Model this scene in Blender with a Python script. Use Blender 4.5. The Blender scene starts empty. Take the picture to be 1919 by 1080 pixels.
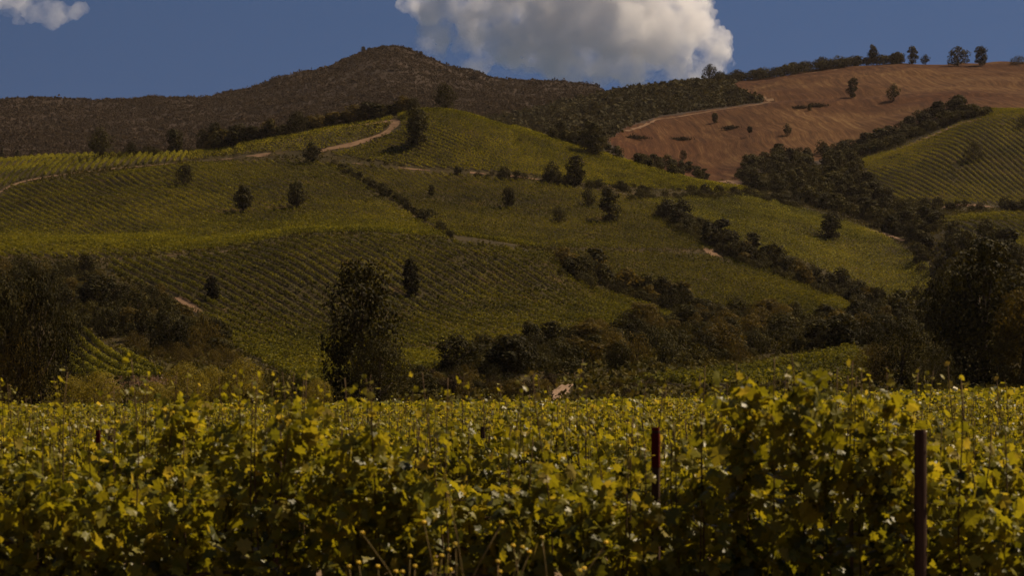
import bpy, math, random
import numpy as np
from mathutils import Vector, Matrix
random.seed(7); R = np.random.RandomState(11)
S = bpy.context.scene
COL = S.collection
# ---------------------------------------------------------------- camera, light, exposure
F = 3838.0; VH = 735.0; UC = 959.5; HC = 1.75
cd = bpy.data.cameras.new('camera'); cam = bpy.data.objects.new('camera', cd); COL.objects.link(cam)
cam.location = (0, 0, HC); cam.rotation_euler = (math.pi/2, 0, 0)
cd.sensor_width = 36; cd.lens = 36*F/1919; cd.shift_y = (VH-540)/1919
cd.clip_start = 0.1; cd.clip_end = 30000
cd.dof.use_dof = True; cd.dof.focus_distance = 600; cd.dof.aperture_fstop = 6.5
S.camera = cam
SUN_EL, SUN_AZ = math.radians(52), math.radians(64)     # azimuth clockwise from +Y (the view direction)
sd = Vector((math.sin(SUN_AZ)*math.cos(SUN_EL), math.cos(SUN_AZ)*math.cos(SUN_EL), math.sin(SUN_EL)))
ld = bpy.data.lights.new('sun', 'SUN'); ld.energy = 5; ld.angle = math.radians(0.53); ld.color = (1, .81, .58)
lo = bpy.data.objects.new('sun', ld); COL.objects.link(lo)
lo.rotation_euler = sd.to_track_quat('Z', 'Y').to_euler(); lo.location = (0, 0, 900)
W = bpy.data.worlds.new('World'); S.world = W; W.use_nodes = True
nt = W.node_tree; N = nt.nodes; N.clear()
wo = N.new('ShaderNodeOutputWorld'); bg = N.new('ShaderNodeBackground'); sk = N.new('ShaderNodeTexSky')
sk.sky_type = 'NISHITA'; sk.sun_disc = False; sk.sun_elevation = SUN_EL; sk.sun_rotation = SUN_AZ
sk.altitude = 600; sk.air_density = 1.0; sk.dust_density = 0.1; sk.ozone_density = 2.5
tc = N.new('ShaderNodeTexCoord'); va = N.new('ShaderNodeVectorMath'); va.operation = 'ADD'; va.inputs[1].default_value = (0, 0, .5)
vn = N.new('ShaderNodeVectorMath'); vn.operation = 'NORMALIZE'
nt.links.new(tc.outputs['Generated'], va.inputs[0]); nt.links.new(va.outputs[0], vn.inputs[0]); nt.links.new(vn.outputs[0], sk.inputs[0])
mx = N.new('ShaderNodeMix'); mx.data_type = 'RGBA'; mx.blend_type = 'MULTIPLY'; mx.inputs[0].default_value = 1
mx.inputs[7].default_value = (.80, .90, 1.0, 1)
nt.links.new(sk.outputs[0], mx.inputs[6]); nt.links.new(mx.outputs[2], bg.inputs[0]); bg.inputs[1].default_value = .04
nt.links.new(bg.outputs[0], wo.inputs[0])
S.view_settings.view_transform = 'Standard'; S.view_settings.look = 'None'; S.view_settings.gamma = 1
S.view_settings.exposure = 0.42
cy = S.cycles
cy.max_bounces = 6; cy.diffuse_bounces = 2; cy.glossy_bounces = 1; cy.transmission_bounces = 3; cy.volume_bounces = 20
cy.volume_step_rate = .35; cy.volume_max_steps = 256
cy.transparent_max_bounces = 8; cy.caustics_reflective = False; cy.caustics_refractive = False
cy.sample_clamp_indirect = 4
try:
    cy.use_denoising = True; cy.denoiser = 'OPENIMAGEDENOISE'
except Exception: pass

# ---------------------------------------------------------------- helpers
def tag(o, label=None, cat=None, group=None, kind=None):
    if label: o['label'] = label
    if cat: o['category'] = cat
    if group: o['group'] = group
    if kind: o['kind'] = kind
    return o
def mesh(name, V, faces, mat, tint=None, smooth=False):
    """V (n,3); faces (m,k) array or list of such arrays; tint one float per face"""
    if not isinstance(faces, (list, tuple)): faces = [faces]
    V = np.asarray(V, np.float32)
    loops = np.concatenate([f.reshape(-1) for f in faces]).astype(np.int32)
    tot = np.concatenate([np.full(len(f), f.shape[1], np.int32) for f in faces])
    start = np.concatenate([[0], np.cumsum(tot)[:-1]]).astype(np.int32)
    me = bpy.data.meshes.new(name)
    me.vertices.add(len(V)); me.vertices.foreach_set('co', V.reshape(-1))
    me.loops.add(len(loops)); me.loops.foreach_set('vertex_index', loops)
    me.polygons.add(len(tot)); me.polygons.foreach_set('loop_start', start)
    try: me.polygons.foreach_set('loop_total', tot)
    except Exception: pass
    me.polygons.foreach_set('use_smooth', np.full(len(tot), smooth, bool))
    me.update(calc_edges=True)
    if tint is not None:
        a = me.attributes.new('tint', 'FLOAT', 'FACE'); a.data.foreach_set('value', np.asarray(tint, np.float32))
    if mat: me.materials.append(mat)
    return me
def obj(name, me, parent=None, loc=None, rz=0, sc=None):
    o = bpy.data.objects.new(name, me); COL.objects.link(o)
    if parent is not None: o.parent = parent
    if loc is not None: o.location = loc
    if rz: o.rotation_euler = (0, 0, rz)
    if sc is not None: o.scale = sc if hasattr(sc, '__len__') else (sc, sc, sc)
    return o
def unit(a): return a/np.maximum(np.linalg.norm(a, axis=-1, keepdims=True), 1e-9)
def quads(C, nrm, s, asp=.62, r=R):
    """rhombic leaf-clump faces: centres C, normals nrm, half sizes s"""
    n = len(C); nrm = unit(nrm)
    t = unit(np.cross(nrm, unit(r.normal(size=(n, 3))))); b = np.cross(nrm, t)
    s = np.broadcast_to(np.asarray(s, float).reshape(-1, 1), (n, 1))
    V = np.stack([C+t*s, C+b*s*asp, C-t*s*.9, C-b*s*asp], 1).reshape(-1, 3)
    return V, np.arange(4*n).reshape(n, 4)
def tube(pts, rad, k=6):
    pts = np.asarray(pts, float); n = len(pts); rad = np.broadcast_to(np.asarray(rad, float), (n,))
    d = unit(np.gradient(pts, axis=0)); ref = np.array([.3, 1, .1]) if abs(d[0, 2]) > .5 else np.array([0, 0, 1.])
    a = unit(np.cross(d, ref)); b = np.cross(d, a)
    th = np.arange(k)*2*np.pi/k
    V = (pts[:, None]+rad[:, None, None]*(a[:, None]*np.cos(th)[None, :, None]+b[:, None]*np.sin(th)[None, :, None])).reshape(-1, 3)
    i = np.arange(n-1)[:, None]*k; j = np.arange(k)[None]
    f = np.stack([i+j, i+(j+1) % k, i+k+(j+1) % k, i+k+j], -1).reshape(-1, 4)
    V = np.vstack([V, pts[-1:]]); c = len(V)-1; L = (n-1)*k
    cap = np.stack([L+np.arange(k), L+(np.arange(k)+1) % k, np.full(k, c), np.full(k, c)], 1)[:, :3]
    return V, [f, cap]
def join(parts):
    Vs, Q, T, off = [], [], [], 0
    for V, fs in parts:
        Vs.append(V)
        for f in (fs if isinstance(fs, list) else [fs]): (Q if f.shape[1] == 4 else T).append(f+off)
        off += len(V)
    out = []
    if Q: out.append(np.vstack(Q))
    if T: out.append(np.vstack(T))
    return np.vstack(Vs), out
def vnoise(x, y, seed=0):
    r = np.random.RandomState(seed); G = r.rand(64, 64)*2-1
    xi, yi = np.floor(x).astype(int), np.floor(y).astype(int); fx, fy = x-xi, y-yi
    fx = fx*fx*(3-2*fx); fy = fy*fy*(3-2*fy)
    g = lambda a, b: G[a % 64, b % 64]
    return (g(xi, yi)*(1-fx)+g(xi+1, yi)*fx)*(1-fy)+(g(xi, yi+1)*(1-fx)+g(xi+1, yi+1)*fx)*fy
def inpoly(u, v, P):
    u, v = np.asarray(u, float), np.asarray(v, float); c = np.zeros(u.shape, bool); n = len(P)
    for i in range(n):
        x1, y1 = P[i]; x2, y2 = P[(i+1) % n]
        if y1 == y2: continue
        c ^= ((y1 > v) != (y2 > v)) & (u < (x2-x1)*(v-y1)/(y2-y1)+x1)
    return c

# ---------------------------------------------------------------- materials
def mat_new(name):
    m = bpy.data.materials.new(name); m.use_nodes = True; t = m.node_tree; t.nodes.clear()
    return m, t.nodes, t.links
def ramp(nd, stops):
    r = nd.new('ShaderNodeValToRGB'); e = r.color_ramp.elements
    while len(e) < len(stops): e.new(.5)
    for i, (p, c) in enumerate(stops): e[i].position = p; e[i].color = (*c, 1)
    return r
def leaf_mat(name, cols, trans=.25, rough=.5, obvar=.25, spec=.3):
    m, nd, lk = mat_new(name)
    at = nd.new('ShaderNodeAttribute'); at.attribute_name = 'tint'
    rp = ramp(nd, [(i/(len(cols)-1), c) for i, c in enumerate(cols)]); lk.new(at.outputs['Fac'], rp.inputs[0])
    oi = nd.new('ShaderNodeObjectInfo'); mr = nd.new('ShaderNodeMapRange'); mr.inputs[3].default_value = 1-obvar; mr.inputs[4].default_value = 1+obvar
    lk.new(oi.outputs['Random'], mr.inputs[0])
    mu = nd.new('ShaderNodeVectorMath'); mu.operation = 'SCALE'; lk.new(rp.outputs[0], mu.inputs[0]); lk.new(mr.outputs[0], mu.inputs['Scale'])
    bs = nd.new('ShaderNodeBsdfPrincipled'); bs.inputs['Roughness'].default_value = rough; bs.inputs['Specular IOR Level'].default_value = spec
    lk.new(mu.outputs[0], bs.inputs['Base Color'])
    tr = nd.new('ShaderNodeBsdfTranslucent'); tm = nd.new('ShaderNodeVectorMath'); tm.operation = 'MULTIPLY'; tm.inputs[1].default_value = (1.5, 1.35, .6)
    lk.new(mu.outputs[0], tm.inputs[0]); lk.new(tm.outputs[0], tr.inputs[0])
    mxs = nd.new('ShaderNodeMixShader'); mxs.inputs[0].default_value = trans
    lk.new(bs.outputs[0], mxs.inputs[1]); lk.new(tr.outputs[0], mxs.inputs[2])
    o = nd.new('ShaderNodeOutputMaterial'); lk.new(mxs.outputs[0], o.inputs[0])
    return m
def noise_mat(name, stops, scale, detail=6, rough=.95, stretch=(1, 1, 1), rot=0, bump=0, second=None):
    m, nd, lk = mat_new(name)
    g = nd.new('ShaderNodeNewGeometry'); mp = nd.new('ShaderNodeMapping'); mp.inputs['Scale'].default_value = stretch; mp.inputs['Rotation'].default_value = (0, 0, rot)
    lk.new(g.outputs['Position'], mp.inputs[0])
    n = nd.new('ShaderNodeTexNoise'); n.inputs['Scale'].default_value = scale; n.inputs['Detail'].default_value = detail; n.inputs['Roughness'].default_value = .65
    lk.new(mp.outputs[0], n.inputs['Vector'])
    rp = ramp(nd, stops); lk.new(n.outputs[0], rp.inputs[0]); col = rp.outputs[0]
    bs = nd.new('ShaderNodeBsdfPrincipled'); bs.inputs['Roughness'].default_value = rough; bs.inputs['Specular IOR Level'].default_value = .1
    if second:
        n2 = nd.new('ShaderNodeTexNoise'); n2.inputs['Scale'].default_value = second[0]; n2.inputs['Detail'].default_value = 5
        lk.new(g.outputs['Position'], n2.inputs['Vector']); r2 = ramp(nd, second[1]); lk.new(n2.outputs[0], r2.inputs[0])
        mm = nd.new('ShaderNodeMix'); mm.data_type = 'RGBA'; mm.blend_type = 'MULTIPLY'; mm.inputs[0].default_value = 1
        lk.new(col, mm.inputs[6]); lk.new(r2.outputs[0], mm.inputs[7]); col = mm.outputs[2]
    lk.new(col, bs.inputs['Base Color'])
    if bump:
        b = nd.new('ShaderNodeBump'); b.inputs['Strength'].default_value = .6; b.inputs['Distance'].default_value = bump
        lk.new(n.outputs[0], b.inputs['Height']); lk.new(b.outputs[0], bs.inputs['Normal'])
    o = nd.new('ShaderNodeOutputMaterial'); lk.new(bs.outputs[0], o.inputs[0])
    return m
M = {}
M['soil'] = noise_mat('valley_soil', [(.3, (.09, .06, .03)), (.7, (.17, .11, .06))], .8)
M['hill'] = noise_mat('hill_soil', [(.3, (.014, .012, .003)), (.58, (.038, .026, .007)), (.8, (.095, .053, .021))], .08, 8)
M['scrubground'] = noise_mat('mountain_soil', [(.3, (.024, .016, .0095)), (.62, (.035, .022, .013)), (.8, (.065, .041, .026))], .02, 10)
M['path'] = noise_mat('pale_dirt', [(.3, (.085, .048, .025)), (.7, (.185, .112, .062))], .25, 6)
M['sand'] = noise_mat('pale_sand', [(.3, (.16, .10, .06)), (.7, (.27, .18, .115))], .8, 6)
M['trunk'] = noise_mat('bark', [(.3, (.04, .027, .018)), (.7, (.10, .075, .05))], 3, 5, stretch=(1, 1, .2))
M['vine_wood'] = noise_mat('vine_wood', [(.3, (.05, .03, .015)), (.7, (.13, .085, .04))], 20, 4)
M['cane'] = noise_mat('green_cane', [(.3, (.09, .075, .02)), (.7, (.20, .13, .05))], 15, 3)
M['post'] = noise_mat('post_wood', [(.3, (.028, .016, .010)), (.7, (.095, .055, .035))], 14, 6, stretch=(1, 1, .12), bump=.01)
M['wire'] = noise_mat('rusty_wire', [(.3, (.05, .035, .028)), (.7, (.12, .09, .07))], 30, 3, rough=.6)
M['red'] = noise_mat('red_paint', [(.3, (.05, .005, .005)), (.7, (.11, .01, .008))], 20, 4)
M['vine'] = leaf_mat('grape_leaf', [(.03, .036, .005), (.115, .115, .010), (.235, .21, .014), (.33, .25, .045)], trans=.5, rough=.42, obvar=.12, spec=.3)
M['hillvine'] = leaf_mat('hill_vine_leaf', [(.030, .031, .003), (.115, .108, .007), (.23, .20, .012)], trans=.3, rough=.7, spec=.08)
M['brightvine'] = leaf_mat('bright_vine_leaf', [(.04, .042, .005), (.135, .128, .010), (.25, .215, .015)], trans=.38, rough=.7, spec=.08)
M['tree'] = leaf_mat('dark_leaf', [(.011, .010, .003), (.029, .025, .005), (.078, .064, .012)], trans=.2, rough=.7, obvar=.35, spec=.06)
M['olive'] = leaf_mat('olive_leaf', [(.035, .026, .006), (.08, .058, .011), (.15, .105, .018)], trans=.3, rough=.7, obvar=.25, spec=.06)
M['scrub'] = leaf_mat('scrub_leaf', [(.026, .018, .010), (.040, .027, .015), (.062, .041, .023)], trans=.15, rough=.8, spec=.03)
M['spur'] = leaf_mat('spur_leaf', [(.02, .019, .008), (.045, .038, .014), (.085, .068, .024)], trans=.15, rough=.8, spec=.04)
M['herb'] = leaf_mat('herb_leaf', [(.026, .023, .005), (.06, .052, .011), (.11, .085, .026)], trans=.2, rough=.8, spec=.05)
M['willow'] = leaf_mat('willow_leaf', [(.09, .07, .012), (.19, .15, .02), (.30, .24, .035)], trans=.35, rough=.7, obvar=.2, spec=.06)
M['dry'] = leaf_mat('dry_grass', [(.12, .07, .045), (.22, .13, .08), (.32, .2, .13)], trans=.2, rough=.7)
M['petal'] = leaf_mat('yellow_petal', [(.75, .52, .02), (.9, .68, .04)], trans=.2)

# ploughed slope: streaks that follow the tillage, grey and pale bands
m, nd, lk = mat_new('ploughed_red_earth'); M['plough'] = m
g = nd.new('ShaderNodeNewGeometry'); mp = nd.new('ShaderNodeMapping'); mp.inputs['Rotation'].default_value = (0, 0, math.radians(-4)); mp.inputs['Scale'].default_value = (1, .04, .05)
lk.new(g.outputs['Position'], mp.inputs[0])
dn = nd.new('ShaderNodeTexNoise'); dn.inputs['Scale'].default_value = .006; dn.inputs['Detail'].default_value = 3; lk.new(g.outputs['Position'], dn.inputs['Vector'])
ds = nd.new('ShaderNodeVectorMath'); ds.operation = 'SCALE'; ds.inputs['Scale'].default_value = 30; lk.new(dn.outputs['Color'], ds.inputs[0])
ad = nd.new('ShaderNodeVectorMath'); ad.operation = 'ADD'; lk.new(mp.outputs[0], ad.inputs[0]); lk.new(ds.outputs[0], ad.inputs[1])
n1 = nd.new('ShaderNodeTexNoise'); n1.inputs['Scale'].default_value = .3; n1.inputs['Detail'].default_value = 7; n1.inputs['Roughness'].default_value = .7; lk.new(ad.outputs[0], n1.inputs['Vector'])
r1 = ramp(nd, [(.30, (.020, .008, .0035)), (.45, (.046, .019, .007)), (.57, (.068, .031, .0115)), (.72, (.115, .064, .027))]); lk.new(n1.outputs[0], r1.inputs[0])
n2 = nd.new('ShaderNodeTexNoise'); n2.inputs['Scale'].default_value = .008; n2.inputs['Detail'].default_value = 5; lk.new(g.outputs['Position'], n2.inputs['Vector'])
r2 = ramp(nd, [(.35, (.8, .68, .6)), (.5, (1, 1, .95)), (.62, (1.35, 1.5, 1.5))]); lk.new(n2.outputs[0], r2.inputs[0])
mm = nd.new('ShaderNodeMix'); mm.data_type = 'RGBA'; mm.blend_type = 'MULTIPLY'; mm.inputs[0].default_value = 1
lk.new(r1.outputs[0], mm.inputs[6]); lk.new(r2.outputs[0], mm.inputs[7])
bs = nd.new('ShaderNodeBsdfPrincipled'); bs.inputs['Roughness'].default_value = 1; bs.inputs['Specular IOR Level'].default_value = .05
lk.new(mm.outputs[2], bs.inputs['Base Color'])
bp = nd.new('ShaderNodeBump'); bp.inputs['Strength'].default_value = .7; bp.inputs['Distance'].default_value = 1.2; lk.new(n1.outputs[0], bp.inputs['Height']); lk.new(bp.outputs[0], bs.inputs['Normal'])
o = nd.new('ShaderNodeOutputMaterial'); lk.new(bs.outputs[0], o.inputs[0])

# ---------------------------------------------------------------- terrain: one height field z(u, Y)
def C(s):  # "u:v u:v ..." -> arrays
    a = np.array([[float(x) for x in p.split(':')] for p in s.split()]); return a
KS = [  # (distance, image heights of the ground along the picture)
 (200, None),
 (265, C('-300:735 0:732 200:728 400:728 600:735 800:735 1000:738 1200:722 1400:716 1600:714 1800:724 2200:724')),
 (340, C('-300:690 0:690 150:700 300:695 450:700 620:708 800:697 1000:678 1200:676 1400:688 1600:655 1700:660 2200:650')),
 (450, C('-300:580 0:585 120:625 220:610 400:600 600:605 800:612 1000:612 1200:612 1400:625 1600:630 1800:610 2200:600')),
 (560, C('-300:492 0:492 200:490 330:480 450:468 560:445 700:442 850:453 960:468 1040:482 1120:535 1200:566 1300:580 1450:580 1600:585 1750:560 1900:520 2200:500')),
 (680, C('-300:445 0:440 200:432 400:425 600:420 800:432 1000:458 1200:474 1330:480 1450:502 1550:542 1640:575 1750:545 1830:470 1919:465 2200:465')),
 (800, C('-300:378 0:362 100:352 350:325 560:318 640:320 800:334 900:338 1000:346 1100:360 1200:375 1300:392 1450:412 1600:452 1700:470 1760:430 1800:405 1919:400 2200:400')),
 (900, C('-300:315 0:308 200:295 350:288 450:272 600:244 700:228 745:217 780:207 830:205 880:214 1000:250 1100:283 1200:312 1300:340 1380:357 1450:368 1530:394 1620:410 1700:400 1780:386 1850:388 2200:386')),
 (1040, C('-300:352 0:350 600:330 830:300 1000:305 1100:318 1200:335 1300:352 1400:345 1500:335 1600:300 1680:276 1740:251 1800:222 1850:214 1919:212 2050:200 2200:200')),
 (1180, C('-300:355 0:350 600:330 830:310 1000:300 1080:290 1140:275 1200:294 1280:317 1350:322 1420:305 1500:305 1600:292 1680:258 1740:232 1800:206 1850:210 1919:218 2200:220')),
 (1450, C('-300:330 0:325 600:300 830:275 1000:245 1100:225 1180:212 1300:212 1400:200 1500:190 1600:188 1700:182 1800:172 1919:172 2200:165')),
 (1750, C('-300:312 0:308 400:290 600:265 830:248 1000:210 1100:190 1190:168 1300:152 1400:151 1470:142 1540:131 1620:123 1690:118 1760:121 1919:117 2200:110')),
 (2100, C('-300:262 0:262 300:250 500:230 620:200 740:178 850:200 1000:205 1110:195 1200:200 1400:215 2200:190')),
 (2650, C('-300:217 -100:208 0:205 100:205 200:202 300:197 400:190 480:175 560:155 620:140 655:119 690:104 740:99 780:110 830:133 880:152 930:166 1000:164 1040:164 1080:173 1120:183 1200:207 1350:237 2200:252')),
 (3300, C('-300:330 0:320 500:300 740:260 1000:290 2200:330')),
 (4200, C('-300:420 2200:420'))]
ug = np.concatenate([np.linspace(-2600, -420, 20)[:-1], np.arange(-420, 2340, 5.), np.linspace(2340, 4500, 20)])
yg = np.concatenate([np.arange(200, 1120, 3.), np.arange(1120, 1900, 5.), np.arange(1900, 2750, 8.), np.linspace(2750, 4200, 40)])
def tilt(X, Y): return np.where(X > 0, .03*np.clip(X, 0, 55)*np.clip((Y-20)/70, 0, 1), .010*np.clip(X, -60, 0)*np.clip((Y-25)/100, 0, 1))
def zk(Y, c):
    if c is None: return tilt((ug-UC)/F*Y, Y)
    v = np.interp(ug, c[:, 0], c[:, 1])
    ker = np.exp(-np.linspace(-2, 2, 13)**2); ker /= ker.sum()
    v = np.convolve(np.pad(v, 6, 'edge'), ker, 'valid')
    return HC+(VH-v)/F*Y
YK = np.array([k[0] for k in KS], float); ZK = np.array([zk(*k) for k in KS])   # (K, U)
Z = np.empty((len(yg), len(ug)))
for j in range(len(ug)):      # monotone-ish cubic (Fritsch-Carlson) along the distance
    y = ZK[:, j]; h = np.diff(YK); dl = np.diff(y)/h; mt = np.zeros(len(y)); mt[1:-1] = (dl[:-1]*h[1:]+dl[1:]*h[:-1])/(h[1:]+h[:-1])
    mt[1:-1][np.sign(dl[:-1]) != np.sign(dl[1:])] *= .35; mt[0] = 0; mt[-1] = dl[-1]
    i = np.clip(np.searchsorted(YK, yg, 'right')-1, 0, len(YK)-2); t = (yg-YK[i])/h[i]
    Z[:, j] = y[i]*(2*t**3-3*t*t+1)+h[i]*mt[i]*(t**3-2*t*t+t)+y[i+1]*(-2*t**3+3*t*t)+h[i]*mt[i+1]*(t**3-t*t)
XG = (ug[None]-UC)/F*yg[:, None]; YG = np.repeat(yg[:, None], len(ug), 1)
amp = np.clip((YG-215)/160, 0, 1)*(.9+1.3*vnoise(XG/70+3, YG/80+1, 12))+np.clip((YG-1100)/600, 0, 1)*1.2+np.clip((YG-1800)/600, 0, 1)*3.5
Z += amp*(vnoise(XG/45+9, YG/45+3, 1)*.9+vnoise(XG/19, YG/19, 2)*.35)+np.clip((YG-1800)/500, 0, 1)*6*(1-abs(vnoise(XG/120+5, YG/150, 3))*2)*.6
VG = VH-(Z-HC)/YG*F                                   # image height of each grid vertex
def ground(X, Y):
    X, Y = np.asarray(X, float), np.asarray(Y, float); Yc = np.clip(Y, 200, 4190); u = X/np.maximum(Y, 1)*F+UC
    u = np.clip(u, ug[0], ug[-1]-1)
    i = np.clip(np.searchsorted(yg, Yc, 'right')-1, 0, len(yg)-2); j = np.clip(np.searchsorted(ug, u, 'right')-1, 0, len(ug)-2)
    a = (Yc-yg[i])/(yg[i+1]-yg[i]); b = (u-ug[j])/(ug[j+1]-ug[j])
    z = (Z[i, j]*(1-b)+Z[i, j+1]*b)*(1-a)+(Z[i+1, j]*(1-b)+Z[i+1, j+1]*b)*a
    return np.where(Y < 200, tilt(X, Y), z)
def hit(u, v, y0=205, y1=2700):
    """first ground point seen through the photo's pixel"""
    Y = np.arange(y0, y1, 1.5); X = (u-UC)/F*Y; z = ground(X, Y); vv = VH-(z-HC)/Y*F
    k = np.nonzero(vv <= v)[0]; k = k[0] if len(k) else int(np.argmin(vv))
    return float(X[k]), float(Y[k]), float(z[k])
# cut the sheet into the named slopes
PL = [(1140, 262), (1170, 240), (1240, 219), (1330, 206), (1430, 192), (1425, 182), (1380, 170), (1365, 155), (1450, 100), (1600, 60), (2600, 60), (2600, 230), (1860, 215), (1800, 200), (1740, 228), (1680, 255), (1600, 288), (1500, 304), (1420, 303), (1390, 335), (1350, 350), (1280, 345), (1200, 325)]
fu = (ug[:-1]+ug[1:])/2; VC = (VG[:-1, :-1]+VG[1:, 1:])/2; YC = (YG[:-1, :-1]+YG[1:, 1:])/2; UU = np.repeat(fu[None], len(yg)-1, 0)
pl = inpoly(UU+vnoise(UU/14, YC/20, 8)*4, VC+vnoise(UU/9, YC/15, 5)*2, PL) & (YC > 1075) & (YC < 1830)
zone = np.where(YC > 1850, 2, np.where(pl, 1, np.where((YC > 1120), 2, 0)))
idx = np.arange(len(yg)*len(ug)).reshape(len(yg), len(ug))
Fq = np.stack([idx[:-1, :-1], idx[:-1, 1:], idx[1:, 1:], idx[1:, :-1]], -1).reshape(-1, 4)
VV = np.stack([XG, YG, Z], -1).reshape(-1, 3)
for zi, nm, mt_ in ((0, 'vineyard_hill', 'hill'), (1, 'ploughed_hill', 'plough'), (2, 'mountain', 'scrubground')):
    f = Fq[zone.reshape(-1) == zi]; us, inv = np.unique(f, return_inverse=True)
    o = obj(nm, mesh(nm, VV[us], inv.reshape(-1, 4), M[mt_], smooth=True)); tag(o, kind='structure')
gx = np.concatenate([[-2500, -1200, -500, -250, -120], np.arange(-75, 76, 2.5), [120, 250, 500, 1200, 2500]]); gy = np.concatenate([[-600, -100, -10], np.arange(0, 201, 5.)])
GX, GY = np.meshgrid(gx, gy); GZ = tilt(GX, GY)+.04*vnoise(GX/1.7, GY/1.7, 2)*(GY < 195); gi = np.arange(GX.size).reshape(GX.shape)
tag(obj('ground', mesh('ground', np.stack([GX, GY, GZ], -1).reshape(-1, 3), np.stack([gi[:-1, :-1], gi[:-1, 1:], gi[1:, 1:], gi[1:, :-1]], -1).reshape(-1, 4), M['soil'], smooth=True)), kind='structure')

# dirt tracks draped on the slopes
TR = []
def track(pts, w, name='dirt_track', y0=205, y1=1900, lift=.12, mat='path', jag=.6, brk=0):
    P = np.array([hit(u, v, y0, y1)[:2] for u, v in pts]); seg = np.r_[0, np.cumsum(np.linalg.norm(np.diff(P, axis=0), axis=1))]
    n = max(4, int(seg[-1]/3)); s = np.linspace(0, seg[-1], n); c = np.stack([np.interp(s, seg, P[:, k]) for k in (0, 1)], 1)
    if n > 14:
        for k in (0, 1): c[3:-3, k] = np.convolve(c[:, k], np.ones(7)/7, 'valid')
    ww = np.interp(np.linspace(0, 1, n), np.linspace(0, 1, len(np.atleast_1d(w))), np.atleast_1d(w)) if np.ndim(w) else np.full(n, w)
    TR.append(np.c_[c, ww])
    t = unit(np.gradient(c, axis=0)); nn = np.stack([-t[:, 1], t[:, 0]], 1); rows = []
    for k in np.linspace(-.5, .5, 6):
        j = (.8+jag*vnoise(s/5+k*9, s*0+k*5, 4))[:, None]; p = c+nn*ww[:, None]*k*j; rows.append(np.c_[p, ground(p[:, 0], p[:, 1])+lift])
    V = np.stack(rows, 1).reshape(-1, 3); ii = np.arange(n*6).reshape(n, 6)
    f = np.stack([ii[:-1, :-1], ii[:-1, 1:], ii[1:, 1:], ii[1:, :-1]], -1).reshape(-1, 4)
    if brk: f = f[vnoise(V[f[:, 0], 0]/7+3, V[f[:, 0], 1]/7, 15)+R.normal(size=len(f))*.12 > brk]
    return tag(obj(name, mesh(name, V, f, M[mat], smooth=True)), kind='structure')
track([(-150, 395), (-40, 375), (5, 358), (40, 340), (130, 327), (240, 314), (350, 304)], [6, 6, 5, 3.5, 3], y0=700, brk=-.55)
track([(350, 304), (470, 292), (560, 290)], [3, 6, 9], y0=700, brk=-.2)
track([(600, 284), (680, 267), (722, 250), (750, 236), (735, 224), (650, 238), (560, 254)], [4, 6, 5, 6, 5, 3, 2], y0=780, y1=905)
track([(660, 306), (760, 318), (900, 327), (1000, 336), (1060, 346)], [2, 2.5, 3, 3, 2], y0=740, brk=.02)
track([(1175, 246), (1240, 222), (1330, 208), (1420, 196), (1448, 188), (1430, 181)], [4, 4, 3, 5, 9, 5], y0=1150, brk=-.5)
track([(1370, 158), (1450, 146), (1540, 134), (1620, 124), (1690, 120)], [4, 5, 6, 4, 3], y0=1500, y1=1745, brk=-.1)
track([(1598, 300), (1650, 288), (1700, 270), (1738, 250), (1790, 226), (1840, 216)], [6, 7, 9, 8, 8, 6], y0=900, y1=1036)
track([(190, 487), (300, 481), (400, 475), (440, 470)], [1.5, 2, 3, 1.5], y0=520, brk=-.15)
track([(1770, 390), (1820, 385), (1900, 392)], [5, 10, 5], y0=860, brk=-.1)
track([(1320, 466), (1345, 482)], [4, 5], y0=600)
track([(1600, 425), (1650, 437), (1690, 452)], [4, 8, 4], y0=760)
track([(1062, 722), (1050, 735), (1042, 752)], [2.0, 3.0, 3.6], y0=215, y1=300, mat='sand')
track([(330, 560), (352, 570), (372, 588)], [3, 3, 3], y0=400)
track([(190, 722), (250, 718), (310, 722)], [7, 9, 7], y0=230)
track([(1350, 330), (1385, 345), (1400, 350)], [8, 12, 4], y0=880, y1=1100)

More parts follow.
